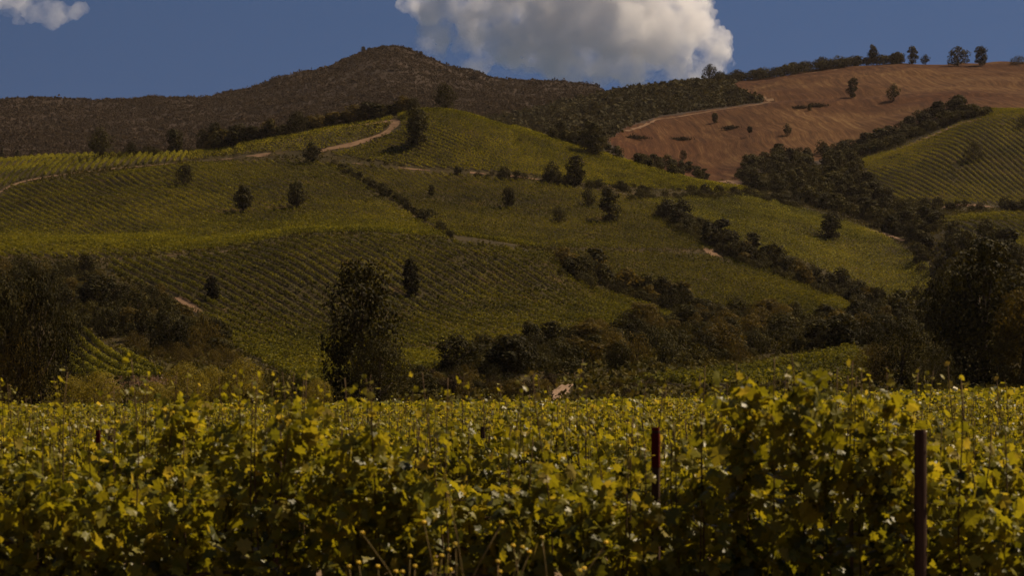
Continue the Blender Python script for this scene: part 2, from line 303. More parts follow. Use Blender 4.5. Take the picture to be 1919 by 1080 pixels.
# ---------------------------------------------------------------- hillside vineyards
def vines(name, label, P, ys, head, mat, sp=2.9, dens=6, h=1.15, leaf=.27, gap=.02, step=.5, seed=1):
    r = np.random.RandomState(seed); a = hit(*head[0]); b = hit(*head[1]); d = unit(np.array([b[0]-a[0], b[1]-a[1]])); n = np.array([-d[1], d[0]])
    us = [p[0] for p in P]; y0, y1 = ys
    cor = np.array([[(u-UC)/F*y, y] for u in (min(us), max(us)) for y in (y0, y1)]); s = cor@n; t = cor@d
    rows = np.arange(s.min(), s.max(), sp); al = np.arange(t.min(), t.max(), step)
    Sg, Tg = np.meshgrid(rows, al, indexing='ij')
    Sg = Sg+vnoise(Tg/60, Sg/300, 3)*1.2; X = (Sg[..., None]*n+Tg[..., None]*d); Y = X[..., 1]; X = X[..., 0]
    ok = (Y > y0) & (Y < y1); X, Y = X[ok], Y[ok]; z = ground(X, Y); u = X/Y*F+UC; v = VH-(z-HC)/Y*F
    ok = inpoly(u+r.normal(size=len(u))*.6, v+r.normal(size=len(u))*.6, P); X, Y, z = X[ok], Y[ok], z[ok]
    vig = vnoise(X/7, Y/7, 6)*.5+vnoise(X/40, Y/40, 7)*.5
    ok = (r.rand(len(X)) > gap) & (vig+r.rand(len(X))*.8 > -.5); X, Y, z, vig = X[ok], Y[ok], z[ok], vig[ok]
    k = int(dens*1.7); m_ = len(X)*k; hh = np.repeat(h*(1+.2*vig), k)
    q = r.rand(m_)**.8; pp = r.normal(size=m_)*.30*(1.1-.5*q); aa = r.uniform(-.5, .5, m_)*step*1.2
    c = np.stack([np.repeat(X, k)+n[0]*pp+d[0]*aa, np.repeat(Y, k)+n[1]*pp+d[1]*aa, np.repeat(z, k)+.2+q*hh*(.8+.3*np.repeat(np.cos(2*np.pi*(X*d[0]+Y*d[1])/1.7), k))], 1)
    nr = r.normal(size=(m_, 3))*.42; nr[:, 0] += n[0]*pp*3; nr[:, 1] += n[1]*pp*3; nr[:, 2] += .15+1.1*q
    V, f = quads(c, nr, leaf*r.uniform(.6, 1.2, m_), .75, r=r)
    ti = np.clip(.45+.45*np.repeat(vig, k)+r.normal(size=m_)*.24, 0, 1)
    return tag(obj(name, mesh(name, V, f, M[mat], ti)), label, 'vineyard', 'vineyard blocks on the hillside', 'stuff')
PT = [(622, 290), (640, 283), (690, 272), (725, 256), (757, 240), (745, 222), (738, 190), (1000, 190), (1420, 320), (1400, 356), (1340, 362), (1200, 353), (1100, 346), (1000, 329), (900, 320), (800, 315), (700, 302)]
vines('vineyard_rows', 'bright green vineyard block under the lone tree at the top of the hill', PT, (760, 935), ((800, 250), (960, 320)), 'brightvine', dens=6, leaf=.3, seed=1)
PM = [(618, 308), (700, 312), (800, 325), (900, 332), (1000, 342), (1100, 358), (1200, 372), (1240, 395), (1300, 440), (1335, 470), (1030, 467), (850, 452), (790, 408), (700, 352)]
vines('vineyard_rows', 'dull green vineyard block between the diagonal hedge and the shrubby ravine', PM, (580, 850), ((700, 340), (900, 440)), 'hillvine', seed=2)
PR2 = [(1205, 376), (1380, 366), (1410, 360), (1500, 392), (1530, 400), (1600, 422), (1660, 445), (1740, 500), (1750, 575), (1680, 572), (1600, 530), (1500, 490), (1400, 468), (1330, 420), (1240, 388)]
vines('vineyard_rows', 'green vineyard block on the falling right shoulder above the ravine trees', PR2, (560, 930), ((1300, 400), (1560, 440)), 'hillvine', seed=3)
PR1 = [(1056, 474), (1190, 475), (1330, 481), (1400, 490), (1480, 512), (1560, 552), (1630, 592), (1500, 605), (1420, 590), (1300, 565), (1200, 540), (1090, 492)]
vines('vineyard_rows', 'smooth green vineyard wedge between the two shrubby ravines right of centre', PR1, (470, 700), ((1220, 490), (1450, 560)), 'hillvine', seed=4)
PB = [(190, 491), (330, 485), (450, 473), (560, 449), (700, 445), (850, 456), (960, 470), (1040, 480), (1052, 510), (1120, 545), (1200, 568), (1300, 602), (1200, 612), (1060, 640), (1000, 670), (900, 678), (800, 695), (740, 725), (560, 722), (430, 650), (420, 615), (372, 590), (340, 560), (230, 522)]
vines('vineyard_rows', 'large striped vineyard block in the middle with rows running down to the right', PB, (270, 705), ((480, 500), (680, 620)), 'hillvine', sp=3.1, dens=9, leaf=.24, h=1.2, seed=5)
PA = [(-350, 400), (0, 376), (20, 350), (150, 334), (350, 308), (560, 302), (618, 308), (700, 360), (780, 412), (842, 450), (700, 438), (560, 441), (450, 463), (330, 476), (190, 484), (0, 484), (-350, 488)]
vines('vineyard_rows', 'broad vineyard block at left below the pale dirt track', PA, (540, 860), ((150, 350), (330, 430)), 'hillvine', sp=2.9, seed=6)
PC = [(112, 632), (150, 618), (210, 655), (305, 700), (295, 716), (200, 716), (110, 705)]
vines('vineyard_rows', 'small striped vineyard patch at lower left among dark trees', PC, (255, 480), ((150, 640), (260, 708)), 'hillvine', sp=2.4, dens=10, leaf=.24, seed=7)
PF = [(-350, 260), (352, 260), (350, 301), (240, 310), (130, 323), (50, 335), (5, 350), (-350, 385)]
vines('vineyard_rows', 'strip of tall vine rows on the left ridge above the pale track', PF, (780, 960), ((60, 300), (30, 330)), 'hillvine', sp=3.0, dens=9, h=1.6, seed=8)
PG = [(352, 230), (600, 180), (732, 200), (735, 224), (715, 247), (680, 262), (600, 280), (560, 284), (480, 286), (350, 300)]
vines('vineyard_rows', 'sparse young vineyard with bare soil left of the track bend', PG, (790, 925), ((450, 280), (560, 262)), 'brightvine', sp=3.0, dens=3, h=1.1, leaf=.26, gap=.25, seed=9)
PV = [(1607, 302), (1680, 281), (1745, 256), (1800, 232), (1850, 219), (1870, 180), (2350, 150), (2350, 395), (1919, 384), (1850, 380), (1740, 386), (1690, 380), (1660, 352), (1630, 325)]
vines('vineyard_rows', 'bright striped vineyard block at the right edge below the ploughed hill', PV, (840, 1070), ((1700, 290), (1840, 365)), 'brightvine', sp=3.0, dens=7, seed=10)
PW = [(1745, 408), (1919, 400), (2350, 400), (2350, 470), (1919, 470), (1850, 450), (1780, 430)]
vines('vineyard_rows', 'darker lower vineyard block at the right edge under the roadside scrub', PW, (660, 880), ((1800, 410), (1900, 450)), 'hillvine', sp=3.0, seed=11)
PX = [(1180, 724), (1250, 708), (1400, 694), (1600, 655), (1640, 700), (1600, 722), (1400, 728)]
vines('vineyard_rows', 'thin grey green terrace of vines behind the valley field at right', PX, (240, 345), ((1400, 700), (1500, 712)), 'brightvine', sp=2.6, dens=9, leaf=.22, seed=12)

# ---------------------------------------------------------------- trees
def crown(kind, nl, leafs, seed, fine=1.):
    """crown of unit height 1 (z 0..1) built of leaf clumps round lobes"""
    r = np.random.RandomState(seed); L = []
    for _ in range(nl):
        t = r.rand()
        if kind == 'round': z = .14+.72*t; w = .40*math.sin(math.pi*min(1, (t*.9+.12)))**.6
        elif kind == 'tall': z = .09+.80*t; w = .25*(math.sin(math.pi*(t*.85+.12)))**.5
        elif kind == 'column': z = .08+.84*t; w = .19*(math.sin(math.pi*(t*.8+.16)))**.6
        elif kind == 'bush': z = .08+.62*t; w = .62*(1-t**2)**.5
        elif kind == 'spindly': z = .45+.45*t; w = .22*math.sin(math.pi*(t*.8+.1))
        elif kind == 'conifer': z = .08+.86*t; w = .24*(1-t)**.9
        a = r.rand()*6.283; q = r.rand()**.5*w
        rad = {'round': .18, 'tall': .125, 'column': .085, 'bush': .24, 'spindly': .11, 'conifer': .05+.05*(1-t)}[kind]*r.uniform(.6, 1.25)
        L.append((q*math.cos(a), q*math.sin(a), z, rad))
    L = np.array(L); per = max(8, leafs//nl); k = len(L)*per
    c = np.repeat(L[:, :3], per, 0); rr = np.repeat(L[:, 3], per); d = unit(r.normal(size=(k, 3))); rad = rr*r.uniform(.55, 1.12, k)
    p = c+d*rad[:, None]*np.array([1, 1, .85])
    deep = np.zeros(k)
    for l in L: deep += (np.linalg.norm(p-l[:3], axis=1) < l[3]*.72)
    keep = (deep < 1) | (r.rand(k) < .12); keep &= p[:, 2] > .01; p, d = p[keep], d[keep]
    nr = d*1.1+r.normal(size=p.shape)*.42; nr[:, 2] += .2
    s = fine*(2.3/math.sqrt(leafs))*r.uniform(.6, 1.35, len(p))
    V, f = quads(p, nr, s, r=r); lob = np.repeat(r.rand(len(L)), per)[keep]
    ti = np.clip(.25+.35*lob+r.normal(size=len(p))*.2, 0, 1)
    return V, f, ti, L
def trunk(L, seed, kind):
    r = np.random.RandomState(seed); top = {'round': .6, 'tall': .8, 'column': .85, 'bush': .35, 'spindly': .7, 'conifer': .97}[kind]
    z = np.linspace(-.04, top, 7); bend = np.c_[r.normal(size=7)*.008, r.normal(size=7)*.008, z]; bend[0, :2] = 0
    rr = {'round': .032, 'tall': .022, 'column': .018, 'bush': .03, 'spindly': .02, 'conifer': .016}[kind]
    parts = [tube(bend, np.linspace(rr, rr*.3, 7))]
    for l in L[np.argsort(-L[:, 3])][:9]:
        z0 = min(l[2]*.55, top*.9); b = np.array([np.interp(z0, z, bend[:, 0]), np.interp(z0, z, bend[:, 1]), z0])
        e = l[:3]; parts.append(tube(np.array([b, (b+e)/2+[0, 0, -.02], e]), [rr*.42, rr*.28, rr*.1], 5))
    return join(parts)
PROTO = {}
def proto(kind, mat, nvar, nl, leafs, fine=1.):
    out = []
    for i in range(nvar):
        sd_ = hash_(kind+mat)+i*17
        V, f, ti, L = crown(kind, nl, leafs, sd_, fine); cm = mesh('crown', V, f, M[mat], ti)
        tv, tf = trunk(L, sd_, kind); tm = mesh('trunk', tv, tf, M['trunk'], smooth=True)
        out.append((cm, tm, float(np.ptp(V[:, 0])), float(V[:, 2].max())))
    return out
def hash_(s): return sum(ord(c)*(i+3) for i, c in enumerate(s)) % 9999
def getp(kind, mat, big):
    key = (kind, mat, big)
    if key not in PROTO:
        leafs, nl, nv, fine = {0: (2200, 26, 6, 1.), 1: (5200, 44, 5, .95), 2: (30000, 120, 3, 1.1)}[big]
        if kind in ('column', 'conifer'): nl = int(nl*1.5)
        PROTO[key] = proto(kind, mat, nv, nl, leafs, fine)
    return PROTO[key]
NT = [0]
def tree(x, y, z, hm, wm, kind='round', mat='tree', name='tree', label='', cat='tree', group=None, big=1):
    P = getp(kind, mat, big); NT[0] += 1; cm, tm, w0, h0 = P[random.randrange(len(P))]
    e = obj(name, None, loc=(x, y, z-.08), rz=random.random()*6.28); e.empty_display_size = .5
    s = hm/h0; sx = wm/w0; e.scale = (sx, sx, s)
    tag(e, label, cat, group)
    obj('crown', cm, e); obj('trunk', tm, e)
    return e
def itree(u, v, hp, wp, kind, label, mat='tree', name='tree', y0=205, y1=2700, big=1, cat='tree', group=None):
    x, y, z = hit(u, v, y0, y1); k = y/F
    return tree(x, y, z, hp*k, wp*k, kind, mat, name, label, cat, group, big)
H = dict(y0=480, y1=945)
IT = [
 (188, 300, 64, 56, 'round', 'biggest round tree on the left ridge above the pale track', {}),
 (246, 293, 32, 36, 'bush', 'low dark bush just right of the big ridge tree at left', {}),
 (326, 284, 50, 36, 'tall', 'upright dark tree on the left ridge between the bush and the paired crowns', {}),
 (402, 275, 52, 32, 'tall', 'right hand crown of the paired trees on the left ridge', {}),
 (380, 276, 44, 32, 'round', 'left hand crown of the paired trees on the left ridge', {}),
 (556, 254, 48, 44, 'round', 'rounded dark tree at the end of the ridge hedge above the young vines', {}),
 (782, 273, 72, 48, 'tall', 'very dark tall tree beside the bend of the hill track', {}),
 (833, 205, 54, 46, 'round', 'lone round tree standing on the very crest of the bright vineyard', {}),
 (775, 216, 34, 32, 'round', 'smaller tree left of the crest tree on the ridge', {}),
 (586, 306, 40, 42, 'round', 'round tree where the tracks meet above the diagonal hedge', {}),
 (347, 348, 42, 36, 'round', 'isolated dark tree in the upper left vineyard under the track', {}),
 (456, 399, 54, 40, 'tall', 'left of two upright trees in the left vineyard block', {}),
 (556, 391, 54, 42, 'tall', 'right of two upright trees in the left vineyard block', {}),
 (809, 369, 24, 14, 'tall', 'tiny dark tree alone in the dull vineyard below the crest', {}),
 (953, 391, 40, 26, 'tall', 'small egg shaped dark tree in the middle of the dull vineyard', {}),
 (1110, 292, 66, 54, 'tall', 'large dark tree on the right shoulder edge of the bright vineyard', {}),
 (1053, 264, 42, 30, 'tall', 'narrow tree left of the large shoulder tree', {}),
 (1035, 343, 42, 42, 'round', 'round tree at the lower edge of the bright vineyard left of a taller one', {}),
 (1078, 348, 58, 44, 'tall', 'tall leaning crown at the lower edge of the bright vineyard', {}),
 (1102, 388, 38, 32, 'round', 'small round tree just left of the big dark vineyard tree', {}),
 (1142, 418, 70, 50, 'tall', 'biggest dark tree standing inside the dull vineyard right of centre', {}),
 (1048, 419, 34, 28, 'round', 'faint low tree in the vineyard below the small round tree', {}),
 (770, 556, 74, 40, 'column', 'dark spire shaped tree standing alone in the striped vineyard', {}),
 (398, 578, 48, 34, 'column', 'small dark upright tree at the left edge of the striped vineyard', {}),
 (160, 514, 42, 46, 'round', 'dark tree at the top of the left wooded hollow', {}),
 (1558, 451, 52, 46, 'tall', 'dark square crowned tree in the right shoulder vineyard', dict(y0=700)),
 (1825, 301, 40, 40, 'bush', 'round dark bush alone in the bright vineyard at the right edge', dict(y0=850)),
 (1916, 240, 26, 24, 'bush', 'round bush cut by the right edge above the bright vineyard', dict(y0=850)),
 (973, 268, 11, 18, 'bush', 'small low bush in the upper bright vineyard', {}),
 (1598, 183, 40, 28, 'tall', 'left of two dark trees high on the red ploughed hill', dict(y0=1150, mat='tree')),
 (1674, 189, 34, 32, 'round', 'right of two dark trees high on the red ploughed hill', dict(y0=1150)),
 (1340, 231, 20, 14, 'tall', 'small green tree on the ploughed hill below the curved track', dict(y0=1150)),
 (1405, 256, 20, 12, 'spindly', 'thin stemmed small tree low on the ploughed hill', dict(y0=1150)),
 (1475, 254, 24, 20, 'round', 'small dark round tree low on the ploughed hill', dict(y0=1150)),
 (1281, 300, 20, 15, 'round', 'small dark tree at the foot of the ploughed hill', dict(y0=1150)),
 (1517, 208, 14, 10, 'round', 'tiny dark bush between the brush piles on the ploughed hill', dict(y0=1150)),
 (1636, 120, 40, 24, 'tall', 'tallest tree in the hedge on the skyline of the ploughed hill', dict(y0=1500)),
 (1710, 120, 36, 26, 'tall', 'gappy leaning tree left of the skyline gap on the ploughed hill', dict(y0=1500)),
 (1734, 120, 20, 22, 'round', 'low tree right of the gappy skyline tree', dict(y0=1500)),
 (1795, 123, 38, 52, 'round', 'broad domed tree on the skyline of the ploughed hill', dict(y0=1500)),
 (1838, 123, 38, 28, 'tall', 'upright skyline tree right of the broad domed tree', dict(y0=1500)),
 (1908, 120, 18, 34, 'bush', 'low skyline bush at the right edge of the ploughed hill', dict(y0=1500)),
 (1330, 152, 34, 30, 'round', 'round tree on the skyline at the left end of the green scrub spur', dict(y0=1400)),
 (681, 100, 14, 12, 'tall', 'small tree on the left of the mountain peak', dict(y0=2000, mat='scrub')),
 (789, 108, 13, 10, 'tall', 'small tree on the right side of the mountain peak', dict(y0=2000, mat='scrub')),
 (890, 150, 17, 26, 'round', 'round tree on the mountain ridge right of the peak', dict(y0=2000, mat='scrub')),
 (514, 160, 18, 26, 'round', 'round tree on the mountain ridge far left of the peak', dict(y0=2000, mat='scrub')),
 (181, 206, 32, 20, 'conifer', 'dark conifer breaking the mountain skyline at left', dict(y0=1500)),
 (248, 247, 30, 20, 'conifer', 'bluish conifer on the mountain face left of centre', dict(y0=1500)),
 (33, 270, 26, 17, 'conifer', 'upper bluish conifer on the mountain face near the left edge', dict(y0=1500)),
 (60, 305, 26, 15, 'conifer', 'lower bluish conifer on the mountain face near the left edge', dict(y0=1200)),
 (4, 296, 34, 18, 'conifer', 'bluish conifer cut by the left edge', dict(y0=1200))]
for u, v, hp, wp, kd, lb, kw in IT:
    k2 = dict(H); k2.update(kw)
    if kw.get('y0', 0) >= 1150: k2['y1'] = 1750 if kw['y0'] < 1900 else 2680
    elif kw.get('y0', 0) >= 800: k2['y1'] = 1040; kk = k2.pop('kind', None)
    nm = 'conifer' if kd == 'conifer' else ('bush' if kd == 'bush' else 'tree')
    itree(u, v, hp, wp, kd, lb, name=nm, cat=nm, **k2)
# big near trees at the valley edge
NEAR = [
 (72, 752, 270, 130, 'round', 'tree', 'tall feathery tree with the highest crown in the left clump', 205),
 (8, 752, 250, 150, 'round', 'tree', 'dark tall tree cut by the left edge', 212),
 (122, 752, 190, 100, 'round', 'tree', 'shorter dark tree on the right of the left clump', 225),
 (35, 752, 150, 110, 'round', 'olive', 'brownish lower tree in front of the left clump', 204),
 (678, 752, 270, 165, 'tall', 'tree', 'very tall dark tree standing before the striped vineyard', 215),
 (712, 752, 125, 135, 'round', 'tree', 'rounded dark bush tree at the foot of the very tall tree', 203),
 (1845, 745, 300, 190, 'tall', 'tree', 'tall dark feathery tree filling the right side', 240),
 (1790, 748, 265, 120, 'tall', 'tree', 'dark tree left of the feathery right hand tree', 255),
 (1915, 748, 210, 130, 'tall', 'olive', 'warm green tree cut by the right edge', 225),
 (1690, 748, 160, 130, 'round', 'tree', 'mid height tree left of the tall right hand trees', 250),
 (1640, 748, 110, 90, 'round', 'olive', 'low olive tree left of the mid height right tree', 260),
 (1750, 750, 110, 110, 'bush', 'tree', 'dark bush under the tall right hand trees', 222)]
for u, v, hp, wp, kd, mt_, lb, Y in NEAR:
    x = (u-UC)/F*Y; z = float(ground(x, Y)); k = Y/F; top = HC+(VH-(v-hp))/F*Y
    tree(x, Y, z, top-z, wp*k, kd, mt_, 'tree', lb, 'tree', None, 2)
WL = [(130, 700, 120, 'leftmost'), (185, 690, 90, ''), (345, 672, 110, ''), (395, 680, 80, ''), (455, 665, 110, ''), (515, 690, 80, ''), (560, 700, 70, ''), (285, 712, 80, ''), (595, 705, 70, '')]
for i, (u, vt, wp, _) in enumerate(WL):
    Y = 200+random.random()*25; x = (u-UC)/F*Y; z = float(ground(x, Y)); top = HC+(VH-vt)/F*Y
    tree(x, Y, z, top-z, wp*Y/F, 'round', 'willow', 'willow_bush', 'feathery olive green willow bush behind the valley vines, '+('leftmost group', 'middle group', 'rightmost group')[0 if u < 290 else 1 if u < 460 else 2], 'bush', 'willow bushes at the valley edge', 2)

MASS = []
def wood(u, v, x, y, z, h, w, kind, mat):
    """one tree of a wood too dense to count, added to the single woodland mesh"""
    P = getp(kind, mat, 0); cm, tm, w0, h0 = P[random.randrange(len(P))]; n = len(cm.vertices); co = np.empty(n*3, np.float32); cm.vertices.foreach_get('co', co)
    co = co.reshape(-1, 3)*[w/w0, w/w0, h/h0]; a = random.random()*6.28; c, s_ = math.cos(a), math.sin(a)
    co = np.c_[co[:, 0]*c-co[:, 1]*s_+x, co[:, 0]*s_+co[:, 1]*c+y, co[:, 2]+z-.08]
    ti = np.empty(len(cm.polygons), np.float32); cm.attributes['tint'].data.foreach_get('value', ti)
    MASS.append((co, np.clip(ti*random.uniform(.7, 1.3)+random.uniform(-.1, .15), 0, 1)))
def scatter(P, n, hr, asp, kinds, label, group, y0=205, y1=1900, name='tree', mat='tree', cat=None, big=0, md=2.2, seed=0, mass=False):
    r = random.Random(seed); pts = []; us = [p[0] for p in P]; vs = [p[1] for p in P]; tr = 0
    while len(pts) < n and tr < n*60:
        tr += 1; u = r.uniform(min(us), max(us)); v = r.uniform(min(vs), max(vs))
        if not inpoly([u], [v], P)[0]: continue
        x, y, z = hit(u, v, y0, y1)
        if any((x-a)**2+(y-b)**2 < md*md for a, b in pts): continue
        pts.append((x, y)); h = r.uniform(*hr); w = h*r.uniform(*asp)
        kd, mt_ = r.choice(kinds), r.choice(mat) if isinstance(mat, list) else mat
        if mass: wood(u, v, x, y, z, h, w, kd, mt_)
        else: tree(x, y, z, h, w, kd, mt_, name, label+(', '+('left part', 'middle part', 'right part')[min(2, int(3*(u-min(us))/(max(us)-min(us)+1)))] if n >= 20 else ''), cat or name, group, big)
def band(line, w): return [(u, v-w) for u, v in line]+[(u, v+w) for u, v in reversed(line)]
RB = ['round', 'bush', 'round', 'tall']
TO = ['tree', 'tree', 'olive']
scatter([(-60, 510), (150, 505), (260, 548), (330, 585), (420, 625), (425, 668), (330, 672), (210, 640), (130, 612), (-60, 640)], 52, (4.5, 8.5), (.8, 1.2), RB, 'dark rounded tree in the wooded hollow at left', 'trees in the left hollow', y0=330, y1=600, mat=TO, big=1, seed=1, md=3)
scatter([(230, 650), (420, 665), (440, 700), (300, 700)], 14, (2.5, 4), (1, 1.5), ['bush'], 'grey green bush below the left hollow trees', 'bushes below the left hollow', y0=260, y1=420, mat='olive', name='bush', big=1, seed=21)
scatter(band([(625, 312), (700, 352), (780, 402), (850, 445)], 5), 34, (2, 4.2), (1, 1.5), ['bush', 'round'], 'dark bush in the diagonal hedge across the vineyard', 'hedge bushes across the vineyard', y0=560, y1=870, name='bush', seed=2)
scatter(band([(1050, 500), (1120, 530), (1180, 545), (1250, 570), (1290, 590)], 14), 26, (4, 7.5), (.9, 1.3), RB, 'dark tree in the ravine beside the striped vineyard', 'trees in the middle ravine', y0=430, y1=700, seed=3, mat=TO, md=3)
scatter(band([(1240, 402), (1310, 440), (1385, 478)], 12), 20, (4, 8), (.9, 1.3), RB, 'dark tree in the upper part of the right ravine', 'trees in the upper right ravine', y0=560, y1=860, seed=4, md=3)
scatter(band([(1385, 478), (1480, 512), (1560, 545), (1620, 572), (1700, 605)], 14), 34, (4, 7.5), (.9, 1.3), RB, 'dark tree in the lower part of the right ravine', 'trees in the lower right ravine', y0=430, y1=800, seed=5, mat=TO, md=3)
scatter([(1010, 660), (1100, 632), (1230, 610), (1330, 600), (1450, 600), (1640, 600), (1720, 640), (1640, 650), (1500, 668), (1400, 680), (1200, 698), (1000, 708), (890, 712), (830, 700), (900, 680)], 92, (3.5, 6.5), (.9, 1.4), RB, 'dark rounded tree in the wood at the foot of the hill', 'trees at the foot of the hill', y0=290, y1=560, seed=6, mat=TO, big=1, md=2.6)
scatter([(770, 715), (900, 718), (1035, 722), (1030, 745), (770, 750)], 22, (1.8, 3.6), (1.1, 1.7), ['bush', 'round'], 'brownish bush behind the valley vines left of the sandy patch', 'bushes left of the sandy patch', y0=212, y1=320, name='bush', mat=['olive', 'tree', 'scrub'], big=1, seed=7)
scatter([(1065, 712), (1250, 708), (1420, 728), (1600, 722), (1640, 745), (1065, 750)], 22, (.9, 1.7), (1.2, 1.9), ['bush'], 'low bush behind the valley vines right of the sandy patch', 'bushes right of the sandy patch', y0=212, y1=320, name='bush', mat=['olive', 'tree', 'scrub'], big=1, seed=8)
scatter([(1385, 350), (1395, 318), (1480, 300), (1590, 300), (1630, 330), (1665, 380), (1735, 392), (1760, 440), (1720, 462), (1690, 450), (1640, 425), (1560, 400), (1480, 375), (1420, 360)], 170, (4.5, 8.5), (.85, 1.2), RB, 'dark tree in the wooded valley below the ploughed hill', 'trees in the wooded valley', y0=780, y1=1230, seed=9, md=3.4, mass=True)
scatter(band([(1395, 315), (1470, 300), (1560, 292), (1612, 282), (1660, 262), (1720, 238), (1760, 215), (1795, 207)], 6), 58, (5, 9.5), (.9, 1.3), RB, 'dark bush in the hedge along the foot of the ploughed hill', 'hedge bushes under the ploughed hill', name='bush', y0=1040, y1=1260, seed=10, md=3)
scatter(band([(395, 282), (480, 266), (560, 246), (640, 226), (700, 213), (770, 203)], 4), 46, (5, 9.5), (.9, 1.3), RB, 'dark bush in the hedge on the ridge left of the crest', 'hedge bushes on the left ridge', y0=880, y1=930, name='bush', seed=11, mat=TO, md=3)
scatter(band([(200, 298), (300, 290), (400, 282)], 3), 12, (2.5, 5), (1, 1.4), ['bush'], 'low bush on the left ridge between the lone trees', 'bushes on the left ridge', y0=880, y1=930, name='bush', mat=TO, seed=12)
scatter(band([(1345, 152), (1420, 146), (1480, 138), (1540, 128), (1600, 121), (1690, 116)], 3), 58, (6, 10.5), (1.1, 1.7), ['bush', 'round', 'bush'], 'dark tree in the skyline hedge of the ploughed hill', 'skyline hedge trees', y0=1600, y1=1760, seed=13, md=4)
scatter(band([(850, 326), (1000, 338), (1100, 352), (1200, 362), (1300, 366), (1400, 366), (1500, 392)], 5), 48, (2, 4.8), (1.1, 1.7), ['bush', 'round'], 'dark bush in the hedge under the bright vineyard', 'hedge bushes under the bright vineyard', y0=700, y1=930, name='bush', seed=14)
scatter([(1700, 470), (1790, 440), (1919, 470), (2050, 480), (2050, 640), (1720, 640), (1700, 600), (1760, 560)], 90, (4.5, 8.5), (.85, 1.2), RB, 'dark tree in the wood on the right below the lower vineyard', 'trees in the right hand wood', y0=420, y1=800, seed=15, md=3.4, mat=TO, mass=True)
scatter(band([(1700, 392), (1780, 394), (1860, 392), (1960, 396)], 5), 22, (3, 6), (1, 1.4), ['bush', 'round'], 'dark bush on the bank between the two right hand vineyards', 'bank bushes at right', y0=780, y1=1000, name='bush', seed=16)
scatter([(1010, 270), (1060, 262), (1130, 262), (1150, 300), (1240, 305), (1300, 325), (1340, 345), (1200, 320)], 34, (4, 8), (.9, 1.2), RB, 'dark tree behind the right shoulder of the bright vineyard', 'trees behind the right shoulder', y0=905, y1=1200, seed=17, md=3.5, mass=True)
UG = dict(mass=True, name='bush')
scatter([(-60, 510), (150, 505), (260, 548), (330, 585), (420, 625), (425, 668), (330, 672), (210, 640), (130, 612), (-60, 640)], 110, (2, 4), (1.1, 1.8), ['bush'], '', '', y0=330, y1=600, seed=31, **UG)
scatter(band([(1050, 500), (1120, 530), (1180, 545), (1250, 570), (1290, 590)], 20), 70, (2, 4), (1.1, 1.8), ['bush'], '', '', y0=430, y1=700, seed=32, **UG)
scatter(band([(1235, 402), (1310, 440), (1385, 478), (1480, 512), (1560, 545), (1620, 572), (1710, 605)], 17), 170, (2, 4), (1.1, 1.8), ['bush'], '', '', y0=430, y1=860, seed=33, **UG)
scatter([(1010, 650), (1100, 626), (1230, 604), (1330, 585), (1450, 590), (1640, 590), (1720, 640), (1640, 648), (1500, 664), (1400, 678), (1200, 698), (1000, 708), (800, 712), (800, 695), (900, 675)], 230, (1.8, 4), (1.1, 1.8), ['bush'], '', '', y0=290, y1=560, seed=34, **UG)
scatter([(1700, 470), (1790, 440), (1919, 470), (2050, 480), (2050, 640), (1720, 640), (1700, 600), (1760, 560)], 90, (2, 4), (1.1, 1.8), ['bush'], '', '', y0=420, y1=800, seed=35, **UG)
scatter([(1370, 350), (1380, 325), (1480, 300), (1590, 300), (1630, 330), (1665, 380), (1760, 392), (1760, 440), (1720, 462), (1690, 450), (1640, 425), (1560, 400), (1480, 375), (1420, 360)], 160, (2, 4.5), (1.1, 1.8), ['bush'], '', '', y0=780, y1=1230, seed=36, **UG)
scatter([(850, 330), (1500, 330), (1500, 395), (1380, 362), (1200, 364), (1000, 342), (850, 330)], 50, (1, 2), (1.4, 2.2), ['bush'], '', '', y0=700, y1=930, seed=37, **UG)
scatter(band([(1600, 294), (1680, 270), (1740, 246), (1795, 221), (1860, 213)], 5), 58, (3.5, 6.5), (1, 1.5), ['bush', 'round'], '', '', y0=1035, y1=1110, seed=38, md=3, **UG)
scatter(band([(1180, 372), (1320, 372), (1420, 368), (1500, 392)], 5), 50, (1.5, 3.5), (1.2, 1.9), ['bush'], '', '', y0=760, y1=930, seed=39, **UG)
Vw = np.vstack([a for a, b in MASS]); tw = np.concatenate([b for a, b in MASS])
tag(obj('woodland', mesh('woodland', Vw, np.arange(len(Vw)).reshape(-1, 4), M['tree'], tw)), 'dark dense woodland filling the valley at right between the vineyard slopes', 'woodland', None, 'stuff')
# brush piles on the ploughed hill
for u, v, wp, hp, lb in [(1500, 203, 30, 6, 'left of the upper pair of dark brush piles'), (1530, 200, 36, 10, 'right of the upper pair of dark brush piles'), (1370, 241, 32, 7, 'middle dark brush pile on the ploughed hill'), (1190, 260, 40, 9, 'leftmost dark brush pile near the wood edge'), (1275, 262, 36, 7, 'dark brush pile between the leftmost and the small tree')]:
    x, y, z = hit(u, v, 1150); k = y/F; n = 520; c = R.normal(size=(n, 3))*[wp*k*.24, wp*k*.2, hp*k*.3]; c[:, 2] = abs(c[:, 2])
    V, f = quads(c, R.normal(size=(n, 3)), R.uniform(.5, 1.3, n), .3); tag(obj('brush_pile', mesh('brush_pile', V, f, M['scrub'], R.rand(n)*.5), loc=(x, y, z)), lb, 'brush pile', 'brush piles on the ploughed hill')

